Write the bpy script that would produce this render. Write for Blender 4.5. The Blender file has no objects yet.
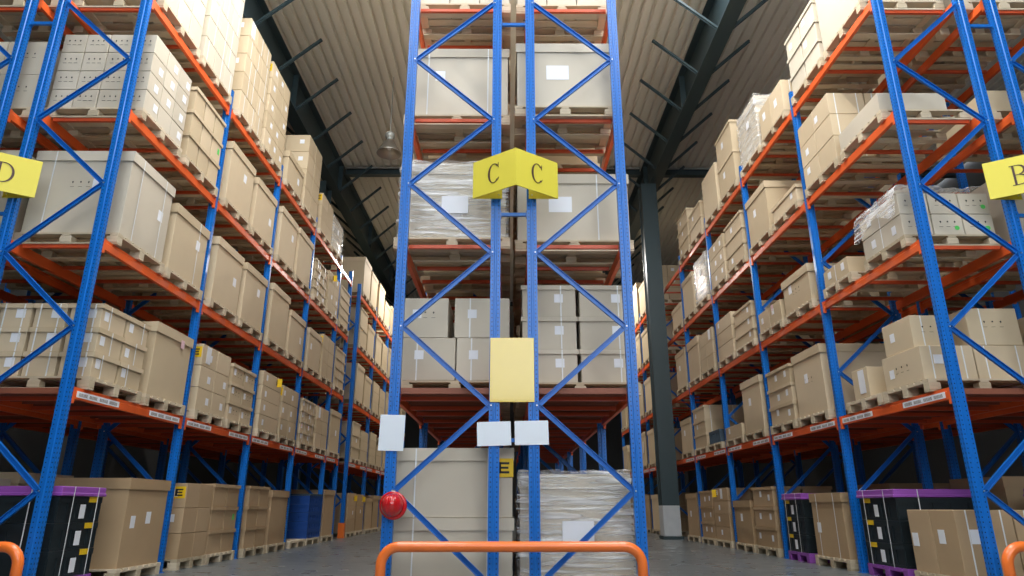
import bpy, bmesh, math, random
from mathutils import Vector, Matrix
rnd = random.Random(7)
FILL_W = 430  # power of the fill lights added overhead
SC = bpy.context.scene
COL = SC.collection

# ------------------------------------------------------------------ geometry of the place (metres)
XL = 4.940; XR = 4.915; Y0 = 7.378; BAY = 2.6906; XA = 4.897; FD = 1.10; GAP = 0.215
LV = [0.0, 2.047, 3.829, 5.603, 7.357]
BTOP = 0.105
SEC_END = 19.53
FRAME_TOP = 7.79
CEIL = 12.25

# ------------------------------------------------------------------ materials
def newmat(name):
    m = bpy.data.materials.new(name); m.use_nodes = True
    nt = m.node_tree; b = nt.nodes['Principled BSDF']
    return m, nt, b
def N(nt, t, **kw):
    n = nt.nodes.new(t)
    for k, v in kw.items():
        setattr(n, k, v)
    return n
def simple(name, col, rough=0.5, metal=0.0, vary=0.0, noise=0.0, nscale=8.0, bump=0.0, bscale=40.0, spec=0.5, stretch=None, coat=0.0):
    m, nt, b = newmat(name)
    b.inputs['Roughness'].default_value = rough
    b.inputs['Metallic'].default_value = metal
    b.inputs['Specular IOR Level'].default_value = spec
    if coat: b.inputs['Coat Weight'].default_value = coat
    b.inputs['Base Color'].default_value = (*col, 1)
    tc = N(nt, 'ShaderNodeTexCoord')
    src = tc.outputs['Object']
    if stretch:
        mp = N(nt, 'ShaderNodeMapping'); mp.inputs['Scale'].default_value = stretch
        nt.links.new(src, mp.inputs['Vector']); src = mp.outputs['Vector']
    if vary or noise:
        hsv = N(nt, 'ShaderNodeHueSaturation'); hsv.inputs['Color'].default_value = (*col, 1)
        add = N(nt, 'ShaderNodeMath', operation='ADD'); add.inputs[0].default_value = 1 - vary/2 - noise/2
        if vary:
            oi = N(nt, 'ShaderNodeObjectInfo')
            mu = N(nt, 'ShaderNodeMath', operation='MULTIPLY'); mu.inputs[1].default_value = vary
            nt.links.new(oi.outputs['Random'], mu.inputs[0]); nt.links.new(mu.outputs[0], add.inputs[1])
            # small hue shift with the same random number
            mu2 = N(nt, 'ShaderNodeMath', operation='MULTIPLY_ADD'); mu2.inputs[1].default_value = -0.5*vary; mu2.inputs[2].default_value = 1+0.25*vary
            nt.links.new(oi.outputs['Random'], mu2.inputs[0]); nt.links.new(mu2.outputs[0], hsv.inputs['Saturation'])
        else: add.inputs[1].default_value = 0
        out = add.outputs[0]
        if noise:
            nz = N(nt, 'ShaderNodeTexNoise'); nz.inputs['Scale'].default_value = nscale; nz.inputs['Detail'].default_value = 5
            nt.links.new(src, nz.inputs['Vector'])
            ma = N(nt, 'ShaderNodeMath', operation='MULTIPLY_ADD'); ma.inputs[1].default_value = noise
            nt.links.new(nz.outputs['Fac'], ma.inputs[0]); nt.links.new(out, ma.inputs[2]); out = ma.outputs[0]
        nt.links.new(out, hsv.inputs['Value'])
        nt.links.new(hsv.outputs['Color'], b.inputs['Base Color'])
    if bump:
        nz2 = N(nt, 'ShaderNodeTexNoise'); nz2.inputs['Scale'].default_value = bscale; nz2.inputs['Detail'].default_value = 4
        nt.links.new(src, nz2.inputs['Vector'])
        bp = N(nt, 'ShaderNodeBump'); bp.inputs['Strength'].default_value = bump; bp.inputs['Distance'].default_value = 0.01
        nt.links.new(nz2.outputs['Fac'], bp.inputs['Height']); nt.links.new(bp.outputs['Normal'], b.inputs['Normal'])
    return m
M = {}
M['kraft'] = simple('cardboard', (0.60, 0.485, 0.325), 0.75, vary=0.16, noise=0.10, nscale=3, spec=0.25)
M['kraft_pale'] = simple('cardboard_pale', (0.60, 0.54, 0.435), 0.72, vary=0.12, noise=0.08, nscale=3, spec=0.3)
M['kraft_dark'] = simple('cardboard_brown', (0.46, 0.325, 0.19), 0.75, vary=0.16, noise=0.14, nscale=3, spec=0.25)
M['tape'] = simple('packing_tape', (0.50, 0.38, 0.24), 0.25)
M['paper'] = simple('white_paper', (0.84, 0.86, 0.90), 0.6, vary=0.06)
M['pink_paper'] = simple('pink_paper', (0.80, 0.55, 0.60), 0.6)
M['green'] = simple('green_sticker', (0.10, 0.62, 0.12), 0.6)
M['yellow'] = simple('yellow_sticker', (0.85, 0.55, 0.01), 0.5)
M['ink'] = simple('black_ink', (0.02, 0.018, 0.018), 0.6)
M['ink_soft'] = simple('faded_ink', (0.36, 0.34, 0.33), 0.7)
M['strap'] = simple('white_strap', (0.78, 0.80, 0.80), 0.35)
M['wood'] = simple('pallet_wood', (0.58, 0.49, 0.35), 0.8, vary=0.3, noise=0.3, nscale=6, stretch=(1, 6, 6), spec=0.2)
M['orange'] = simple('orange_paint', (0.80, 0.125, 0.025), 0.38, noise=0.08, nscale=5)
M['guard'] = simple('orange_guard_paint', (0.95, 0.20, 0.03), 0.3, coat=0.4)
M['bar'] = simple('orange_bar_shaded', (0.60, 0.085, 0.025), 0.4, noise=0.1)  # beam orange made darker: the shade under the loads is in this colour
M['deckbrown'] = simple('brown_deck_board', (0.27, 0.085, 0.045), 0.55, noise=0.2)
M['blue_plain'] = simple('blue_paint', (0.006, 0.15, 0.56), 0.33, noise=0.06, nscale=4)
M['bolt'] = simple('zinc_bolt', (0.7, 0.7, 0.72), 0.3, metal=0.9)
M['sign'] = simple('yellow_sign_board', (0.76, 0.66, 0.065), 0.42)
M['panel'] = simple('yellow_laminate', (0.82, 0.62, 0.13), 0.16, coat=0.6, noise=0.1, nscale=4)
M['sheet'] = simple('white_sheet', (0.80, 0.86, 0.94), 0.35)
M['letter'] = simple('dark_brown_letter', (0.06, 0.022, 0.018), 0.5)
M['red'] = simple('red_plastic', (0.55, 0.008, 0.012), 0.16, coat=0.8)
M['slate'] = simple('slate_steel_paint', (0.035, 0.062, 0.072), 0.5, noise=0.1)
M['concrete'] = simple('pale_concrete', (0.55, 0.58, 0.60), 0.8, noise=0.25, nscale=5, bump=0.2)
M['black'] = simple('black_plastic', (0.012, 0.02, 0.024), 0.4, vary=0.1)
M['purple'] = simple('purple_plastic', (0.30, 0.08, 0.42), 0.45)
M['bluecrate'] = simple('blue_plastic', (0.01, 0.07, 0.32), 0.4)
M['greycrate'] = simple('grey_blue_plastic', (0.06, 0.10, 0.14), 0.45)
M['alu'] = simple('brushed_aluminium', (0.45, 0.44, 0.41), 0.35, metal=0.9)
M['lampmetal'] = simple('lamp_metal', (0.42, 0.44, 0.42), 0.4, metal=0.4)
M['wall'] = simple('wall_cladding', (0.09, 0.09, 0.09), 0.7, noise=0.1)
M['steelgrey'] = simple('galvanised_wire', (0.5, 0.5, 0.5), 0.4, metal=0.6)

def blue_perforated():
    m, nt, b = newmat('blue_perforated_paint')
    b.inputs['Roughness'].default_value = 0.3
    tc = N(nt, 'ShaderNodeTexCoord'); sp = N(nt, 'ShaderNodeSeparateXYZ'); nt.links.new(tc.outputs['Object'], sp.inputs[0])
    def math_(op, a, bb=None, c=None):
        n = N(nt, 'ShaderNodeMath', operation=op)
        for i, v in enumerate((a, bb, c)):
            if v is None: continue
            if isinstance(v, (int, float)): n.inputs[i].default_value = v
            else: nt.links.new(v, n.inputs[i])
        return n.outputs[0]
    def dot(coord, period, centre_abs, half_w, half_h):
        ax = math_('ABSOLUTE', sp.outputs[coord])
        dx = math_('DIVIDE', math_('SUBTRACT', ax, centre_abs), half_w)
        fz = math_('SUBTRACT', math_('FRACT', math_('DIVIDE', sp.outputs['Z'], period)), 0.5)
        dz = math_('DIVIDE', math_('MULTIPLY', fz, period), half_h)
        r = math_('ADD', math_('MULTIPLY', dx, dx), math_('MULTIPLY', dz, dz))
        return math_('LESS_THAN', r, 1.0)
    g = N(nt, 'ShaderNodeNewGeometry')
    tcn = N(nt, 'ShaderNodeSeparateXYZ'); nt.links.new(tc.outputs['Normal'], tcn.inputs[0])
    facex = math_('GREATER_THAN', math_('ABSOLUTE', tcn.outputs['X']), 0.7)
    facey = math_('GREATER_THAN', math_('ABSOLUTE', tcn.outputs['Y']), 0.7)
    hy = math_('MULTIPLY', dot('X', 0.05, 0.034, 0.0065, 0.0075), facey)
    hx = math_('MULTIPLY', dot('Y', 0.05, 0.022, 0.006, 0.013), facex)
    h = math_('MAXIMUM', hx, hy)
    mx = N(nt, 'ShaderNodeMix', data_type='RGBA'); nt.links.new(h, mx.inputs[0])
    mx.inputs[6].default_value = (0.006, 0.155, 0.58, 1); mx.inputs[7].default_value = (0.002, 0.008, 0.05, 1)
    nt.links.new(mx.outputs[2], b.inputs['Base Color'])
    return m
M['blue'] = blue_perforated()

def floor_mat():
    m, nt, b = newmat('polished_concrete')
    tc = N(nt, 'ShaderNodeTexCoord')
    nz = N(nt, 'ShaderNodeTexNoise'); nz.inputs['Scale'].default_value = 0.6; nz.inputs['Detail'].default_value = 8
    nt.links.new(tc.outputs['Object'], nz.inputs['Vector'])
    cr = N(nt, 'ShaderNodeValToRGB'); cr.color_ramp.elements[0].color = (0.105, 0.118, 0.122, 1); cr.color_ramp.elements[1].color = (0.175, 0.192, 0.195, 1)
    cr.color_ramp.elements[0].position = 0.3; cr.color_ramp.elements[1].position = 0.75
    nt.links.new(nz.outputs['Fac'], cr.inputs[0]); nt.links.new(cr.outputs[0], b.inputs['Base Color'])
    n2 = N(nt, 'ShaderNodeTexNoise'); n2.inputs['Scale'].default_value = 3; n2.inputs['Detail'].default_value = 6
    nt.links.new(tc.outputs['Object'], n2.inputs['Vector'])
    mr = N(nt, 'ShaderNodeMapRange'); mr.inputs[3].default_value = 0.18; mr.inputs[4].default_value = 0.42
    nt.links.new(n2.outputs['Fac'], mr.inputs[0]); nt.links.new(mr.outputs[0], b.inputs['Roughness'])
    return m
M['floor'] = floor_mat()
M['ceiling'] = simple('beige_steel_deck', (0.80, 0.78, 0.70), 0.45, noise=0.1, nscale=0.5)

def wrap_mat():
    m, nt, b = newmat('stretch_film')
    tc = N(nt, 'ShaderNodeTexCoord'); mp = N(nt, 'ShaderNodeMapping'); mp.inputs['Scale'].default_value = (1.0, 1.0, 13)
    mp.inputs['Rotation'].default_value = (0.12, 0.1, 0)
    nt.links.new(tc.outputs['Object'], mp.inputs[0])
    nz = N(nt, 'ShaderNodeTexNoise'); nz.inputs['Scale'].default_value = 1.9; nz.inputs['Detail'].default_value = 3.5; nz.inputs['Distortion'].default_value = 0.5
    nt.links.new(mp.outputs[0], nz.inputs['Vector'])
    bp = N(nt, 'ShaderNodeBump'); bp.inputs['Strength'].default_value = 0.8; bp.inputs['Distance'].default_value = 0.02
    nt.links.new(nz.outputs['Fac'], bp.inputs['Height'])
    b.inputs['Base Color'].default_value = (0.9, 0.91, 0.92, 1); b.inputs['Roughness'].default_value = 0.16; b.inputs['Specular IOR Level'].default_value = 1.0
    nt.links.new(bp.outputs['Normal'], b.inputs['Normal'])
    tr = N(nt, 'ShaderNodeBsdfTransparent'); ms = N(nt, 'ShaderNodeMixShader')
    mr = N(nt, 'ShaderNodeMapRange'); mr.inputs[1].default_value = 0.46; mr.inputs[2].default_value = 0.68; mr.inputs[3].default_value = 0.10; mr.inputs[4].default_value = 0.72
    nt.links.new(nz.outputs['Fac'], mr.inputs[0]); nt.links.new(mr.outputs[0], ms.inputs[0])
    nt.links.new(tr.outputs[0], ms.inputs[1]); nt.links.new(b.outputs[0], ms.inputs[2])
    nt.links.new(ms.outputs[0], nt.nodes['Material Output'].inputs[0])
    return m
M['wrap'] = wrap_mat()
def emis(name, col, s):
    m, nt, b = newmat(name)
    b.inputs['Emission Color'].default_value = (*col, 1); b.inputs['Emission Strength'].default_value = s
    b.inputs['Base Color'].default_value = (0.8, 0.8, 0.8, 1)
    return m

# ------------------------------------------------------------------ mesh helpers
class MB:
    def __init__(s): s.v = []; s.f = []
    def box(s, x0, x1, y0, y1, z0, z1):
        b = len(s.v)
        s.v += [(x0,y0,z0),(x1,y0,z0),(x1,y1,z0),(x0,y1,z0),(x0,y0,z1),(x1,y0,z1),(x1,y1,z1),(x0,y1,z1)]
        s.f += [tuple(b+i for i in q) for q in ((3,2,1,0),(4,5,6,7),(0,1,5,4),(1,2,6,5),(2,3,7,6),(3,0,4,7))]
    def prism(s, pts, axis, a, c):
        """closed outline pts (2D) swept along axis from a to c"""
        b = len(s.v); n = len(pts)
        def P(u, w, t):
            return (t,u,w) if axis == 0 else ((u,t,w) if axis == 1 else (u,w,t))
        s.v += [P(u,w,a) for u,w in pts] + [P(u,w,c) for u,w in pts]
        s.f += [tuple(b+(i+1) % n if k == 1 else b+i for k, i in ((0,i),(1,i)))+(b+n+(i+1) % n, b+n+i) for i in range(n)]
        s.f += [tuple(b+i for i in reversed(range(n))), tuple(b+n+i for i in range(n))]
    def beam(s, p, q, w, d, upv=(0,1,0)):
        p = Vector(p); q = Vector(q); t = (q-p).normalized(); u = Vector(upv); u = (u - t*u.dot(t)).normalized(); r = t.cross(u)
        b = len(s.v)
        for o in (p, q):
            for a, c in ((-1,-1),(1,-1),(1,1),(-1,1)):
                s.v.append(tuple(o + r*(a*w/2) + u*(c*d/2)))
        s.f += [tuple(b+i for i in q_) for q_ in ((3,2,1,0),(4,5,6,7),(0,1,5,4),(1,2,6,5),(2,3,7,6),(3,0,4,7))]
    def tube(s, pts, r, n=12, caps=True):
        pts = [Vector(p) for p in pts]; b = len(s.v); ref = None
        for i, p in enumerate(pts):
            t = (pts[min(i+1, len(pts)-1)] - pts[max(i-1, 0)]).normalized()
            if ref is None: ref = t.orthogonal().normalized()
            ref = (ref - t*ref.dot(t)).normalized(); w = t.cross(ref)
            for k in range(n):
                a = 2*math.pi*k/n; s.v.append(tuple(p + (ref*math.cos(a) + w*math.sin(a))*r))
        for i in range(len(pts)-1):
            for k in range(n):
                s.f.append((b+i*n+k, b+i*n+(k+1) % n, b+(i+1)*n+(k+1) % n, b+(i+1)*n+k))
        if caps:
            s.f.append(tuple(b+k for k in reversed(range(n)))); s.f.append(tuple(b+(len(pts)-1)*n+k for k in range(n)))
    def lathe(s, prof, n=32, centre=(0,0,0), axis='Z'):
        b = len(s.v)
        for r, h in prof:
            for k in range(n):
                a = 2*math.pi*k/n; x, y = r*math.cos(a), r*math.sin(a)
                p = (x, y, h) if axis == 'Z' else (x, h, y)
                s.v.append((centre[0]+p[0], centre[1]+p[1], centre[2]+p[2]))
        for i in range(len(prof)-1):
            for k in range(n):
                s.f.append((b+i*n+k, b+i*n+(k+1) % n, b+(i+1)*n+(k+1) % n, b+(i+1)*n+k))
    def mesh(s, name, mat, smooth=False, bevel=0.0):
        me = bpy.data.meshes.new(name); me.from_pydata(s.v, [], s.f); me.materials.append(mat)
        bm = bmesh.new(); bm.from_mesh(me)
        bmesh.ops.recalc_face_normals(bm, faces=bm.faces)
        if bevel: bmesh.ops.bevel(bm, geom=list(bm.edges), offset=bevel, segments=1, profile=0.5, affect='EDGES')
        bm.to_mesh(me); bm.free()
        if smooth:
            for p in me.polygons: p.use_smooth = True
        return me
def put(name, mesh, loc=(0,0,0), parent=None, rot=None):
    o = bpy.data.objects.new(name, mesh); COL.objects.link(o); o.location = loc
    if rot: o.rotation_euler = rot
    if parent: o.parent = parent
    return o
def empty(name, loc=(0,0,0)):
    o = bpy.data.objects.new(name, None); COL.objects.link(o); o.location = loc; o.empty_display_size = 0.1
    return o
def tag(o, label, cat, group=None, kind=None):
    o['label'] = label; o['category'] = cat
    if group: o['group'] = group
    if kind: o['kind'] = kind
    return o
CACHE = {}
def boxmesh(kind, dx, dy, dz, mat, bevel=0.0):
    """box centred in x and y, standing on z=0; the mesh is shared by equal sizes"""
    k = (kind, round(dx,3), round(dy,3), round(dz,3), mat, bevel)
    if k not in CACHE:
        mb = MB(); mb.box(-dx/2, dx/2, -dy/2, dy/2, 0, dz); CACHE[k] = mb.mesh(kind, M[mat], bevel=bevel)
    return CACHE[k]
ORD = ['first', 'second', 'third', 'fourth', 'fifth', 'sixth', 'seventh', 'eighth']
LEVN = ['floor level', 'first level', 'second level', 'third level', 'top level']

# ------------------------------------------------------------------ the setting
def struct(name, mesh, loc=(0,0,0), parent=None):
    o = put(name, mesh, loc, parent)
    if not parent: o['kind'] = 'structure'
    return o
HX = 16.0; HY0 = -6.0; HY1 = 62.0
mb = MB(); mb.box(-HX, HX, HY0-6, HY1, -0.2, 0.0); struct('floor', mb.mesh('floor', M['floor']))
# trapezoidal steel deck, ribs running along the hall
P = 0.27
def deck(y0, y1, z, name, xa=-HX, xb=HX):
    pts = []; x = -HX
    while x < HX:
        if xa-0.01 <= x and x+P <= xb+0.01: pts += [(x, 0), (x+0.17, 0), (x+0.18, 0.10), (x+0.26, 0.10), (x+0.27, 0)]
        x += P
    m_ = MB(); n = len(pts)
    m_.v = [(px, y0, z+pz) for px, pz in pts] + [(px, y1, z+pz) for px, pz in pts] + [(px, y0, z+pz+0.012) for px, pz in pts] + [(px, y1, z+pz+0.012) for px, pz in pts]
    for i in range(n-1):
        m_.f.append((i, i+1, n+i+1, n+i)); m_.f.append((2*n+i, 3*n+i, 3*n+i+1, 2*n+i+1))
    m_.f += [(i, 2*n+i, 2*n+i+1, i+1) for i in range(n-1)]
    return m_.mesh(name, M['ceiling'])
ceil = struct('ceiling', deck(12.5, 15.95, CEIL, 'ceiling'))
for a, b_ in ((15.9, 20.95), (20.9, 27.0), (26.95, 34.0), (33.95, 44.0), (43.95, HY1)):
    struct('deck_sheet', deck(a, b_, CEIL+(0.014 if (a < 20) or (26 < a < 30) or a > 43 else 0.0), 'deck_sheet'), parent=ceil)
SKX = ((-4.39, -1.42), (1.55, 4.52))  # x ranges of the skylight openings added above the view
for xa_, xb_ in ((-HX, SKX[0][0]), (SKX[0][1], SKX[1][0]), (SKX[1][1], HX)):
    struct('deck_sheet', deck(-6, 12.55, CEIL+0.014, 'deck_sheet', xa_, xb_), parent=ceil)
for (xa_, xb_) in SKX:
    struct('deck_sheet', deck(-6, -1.0, CEIL+0.014, 'deck_sheet', xa_, xb_), parent=ceil)
    f_ = MB()
    for yy in (-1.0, 2.4, 5.8, 9.2, 12.4): f_.box(xa_, xb_, yy, yy+0.06, CEIL-0.02, CEIL+0.14)
    for xx in (xa_, xb_-0.06): f_.box(xx, xx+0.06, -1.0, 12.46, CEIL-0.02, CEIL+0.14)
    sk = struct('added_skylight_frame', f_.mesh('added_skylight_frame', M['wall'])); sk['kind'] = 'structure'
    l = bpy.data.lights.new('added_overhead_fill', 'AREA'); l.shape = 'RECTANGLE'; l.size = xb_-xa_-0.2; l.size_y = 13.0; l.energy = FILL_W; l.color = (1.0, 0.97, 0.92)  # added fill light, unseen, brightens the aisles from above
    lo = bpy.data.objects.new('added_overhead_fill', l); COL.objects.link(lo); lo.location = ((xa_+xb_)/2, 5.7, CEIL+0.10)
# front wall behind the viewpoint: solid below, windows added above for the light
m_ = MB(); m_.box(-HX, HX, HY0-0.2, HY0, 0, 4.0); m_.box(-HX, HX, HY0-0.2, HY0, 11.6, 13); m_.box(-HX, -4.0, HY0-0.2, HY0, 4.0, 11.6); m_.box(9.0, HX, HY0-0.2, HY0, 4.0, 11.6)
for i in range(1, 4): m_.box(-4.0+i*3.25-0.1, -4.0+i*3.25+0.1, HY0-0.2, HY0, 4.0, 11.6)
struct('wall_front', m_.mesh('wall_front', M['wall']))
mb = MB(); mb.box(-HX, HX, HY1, HY1+0.2, 0, 13); struct('wall_back', mb.mesh('wall_back', M['wall']))
mb = MB(); mb.box(-HX-0.2, -HX, HY0, HY1, 0, 13); struct('wall_left', mb.mesh('wall_left', M['wall']))
mb = MB(); mb.box(HX, HX+0.2, HY0, HY1, 0, 13); struct('wall_right', mb.mesh('wall_right', M['wall']))

# longitudinal girders with fly braces, cross struts and columns
def girder(x_in, s, col_y):
    xa, xb = (x_in, x_in+s*0.36); lo, hi = min(xa, xb), max(xa, xb); xm = (lo+hi)/2
    root = empty('roof_girder', (xm, 12.0, 11.05)); root['kind'] = 'structure'
    w = MB(); w.box(-0.18, 0.18, -1, 45, 0, 0.035); w.box(-0.18, 0.18, -1, 45, 1.13, 1.165)
    put('flange', w.mesh('flange', M['slate']), parent=root)
    w = MB(); w.box(-0.012, 0.012, -1, 45, 0.035, 1.13)
    put('web', w.mesh('web', M['slate']), parent=root)
    w = MB()
    for k in range(8):
        y = 3.7 + 5.2*k; w.box(-0.16, 0.16, y, y+0.02, 0.035, 1.13); 
    put('stiffener', w.mesh('stiffener', M['slate']), parent=root)
    for k in range(18):
        y = 12.45 + 1.64*k - 12.0
        for t in (-1, 1):
            m_ = MB(); m_.beam((t*0.15, y, 0.05), (t*1.22, y, 1.02), 0.05, 0.05, (0,1,0)); m_.beam((t*0.15, y+0.02, 0.05), (t*1.22, y+0.02, 1.02), 0.09, 0.008, (0,1,0))
            put('fly_brace', m_.mesh('fly_brace', M['slate']), parent=root)
    return root
girder(4.60, 1, 20.9); girder(-5.83, -1, 20.0)
def strut(x0, x1, y):
    r_ = MB(); r_.box(x0, x1, y, y+0.22, 11.92, 11.95); r_.box(x0, x1, y, y+0.22, 12.17, 12.2); r_.box(x0, x1, y+0.10, y+0.12, 11.95, 12.17)
    o = struct('roof_strut', r_.mesh('roof_strut', M['slate']))
    r2 = MB(); r2.box(x0, x1, y-0.06, y-0.01, 12.12, 12.16); put('cable_tray', r2.mesh('cable_tray', M['steelgrey']), parent=o)
strut(-5.80, 4.55, 21.0); strut(5.06, 15.9, 21.0); strut(-15.9, -6.25, 21.0)
strut(-5.64, 4.55, 37.0); strut(5.06, 15.9, 37.0)
def column(xc, y0, y1, base_h=0.9, w=0.49):
    root = empty('column', (xc, (y0+y1)/2, 0)); root['kind'] = 'structure'; d = y1-y0
    m_ = MB(); m_.box(-w/2, w/2, -d/2, -d/2+0.03, base_h, 11.02); m_.box(-w/2, w/2, d/2-0.03, d/2, base_h, 11.02); m_.box(-0.012, 0.012, -d/2+0.03, d/2-0.03, base_h, 11.02)
    m_.box(-w/2+0.03, -w/2+0.05, -d/2+0.03, d/2-0.03, base_h, 11.02)
    put('steel_shaft', m_.mesh('steel_shaft', M['slate']), parent=root)
    m_ = MB(); m_.box(-w/2-0.0, w/2+0.0, -d/2-0.02, d/2+0.02, 0.08, base_h)
    put('concrete_plinth', m_.mesh('concrete_plinth', M['concrete'], bevel=0.015), parent=root)
    m_ = MB(); m_.box(-w/2-0.03, w/2+0.05, -d/2-0.04, d/2+0.04, 0.0, 0.08)
    put('base_plate', m_.mesh('base_plate', M['slate']), parent=root)
column(4.54, 19.9, 20.40)
column(-6.20, 19.75, 20.5, w=0.30)

# ------------------------------------------------------------------ racks
def post_mesh(h):
    k = ('post', h)
    if k not in CACHE:
        # omega profile: front and back steps, open towards the inside is not visible
        pr = [(-0.058,-0.034),(-0.016,-0.034),(-0.010,-0.044),(0.010,-0.044),(0.016,-0.034),(0.058,-0.034),(0.058,0.034),(0.016,0.034),(0.010,0.044),(-0.010,0.044),(-0.016,0.034),(-0.058,0.034)]
        m_ = MB(); m_.prism(pr, 2, 0, h); CACHE[k] = m_.mesh('post', M['blue'])
    return CACHE[k]
def brace_mesh(sx):
    k = ('brace', sx)
    if k not in CACHE:
        m_ = MB(); dx = FD-0.10
        p = (-sx*dx/2, 0, 0); q = (sx*dx/2, 0, 0.895)
        m_.beam(p, q, 0.056, 0.010, (0,1,0))
        t = (Vector(q)-Vector(p)).normalized(); r = t.cross(Vector((0,1,0)))
        for sgn in (-1, 1):
            o = r*(sgn*0.0245) + Vector((0,-0.014,0))
            m_.beam(Vector(p)+o, Vector(q)+o, 0.007, 0.028, (0,1,0))
        CACHE[k] = m_.mesh('brace', M['blue_plain'])
    return CACHE[k]
def beam_meshes(ln):
    k = ('beam', round(ln, 3))
    if k not in CACHE:
        m_ = MB(); pr = [(-0.022,-0.065),(0.026,-0.065),(0.026,0.015),(0.010,0.030),(0.010,0.065),(-0.022,0.065)]
        m_.prism(pr, 1, 0, ln)
        c_ = MB(); c_.box(0.000, 0.034, 0, 0.046, -0.12, 0.058)
        if 'conn' not in CACHE: CACHE['conn'] = c_.mesh('connector', M['orange'])
        CACHE[k] = (m_.mesh('beam', M['orange']), CACHE['conn'])
    return CACHE[k]
def bar_mesh(mat='bar'):
    k = ('bar', mat)
    if k not in CACHE:
        m_ = MB(); m_.box(-FD/2+0.03, FD/2-0.03, -0.02, 0.02, -0.045, 0.0); CACHE[k] = m_.mesh('support_bar', M[mat])
    return CACHE[k]
def deck_mesh(ln):
    k = ('deckp', round(ln, 3))
    if k not in CACHE:
        m_ = MB(); n = int(ln/0.19)
        for i in range(n):
            y = i*ln/n; m_.box(-FD/2+0.03, FD/2-0.03, y+0.006, y+ln/n-0.006, 0, 0.03); m_.box(-FD/2+0.03, FD/2-0.03, y+0.006, y+0.02, -0.035, 0)
        CACHE[k] = m_.mesh('shelf_deck', M['deckbrown'])
    return CACHE[k]
def strip_meshes():
    if 'strip' not in CACHE:
        m_ = MB(); m_.box(0, 0.004, 0, 0.85, -0.045, 0.035-0.01)
        r = random.Random(3); out = []
        for g in range(4):
            c = MB(); y = 0.04+0.20*g; e = y+0.165
            c.box(0.004, 0.0052, y, e, -0.030, -0.027)
            while y < e-0.02:
                w = r.uniform(0.008, 0.024); c.box(0.004, 0.0055, y, min(y+w, e), -0.027, 0.006); y += w + r.uniform(0.005, 0.010)
            out.append(c.mesh('printed_text', M['ink_soft']))
        CACHE['strip'] = (m_.mesh('label_strip', M['paper']), out)
    return CACHE['strip']

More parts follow.
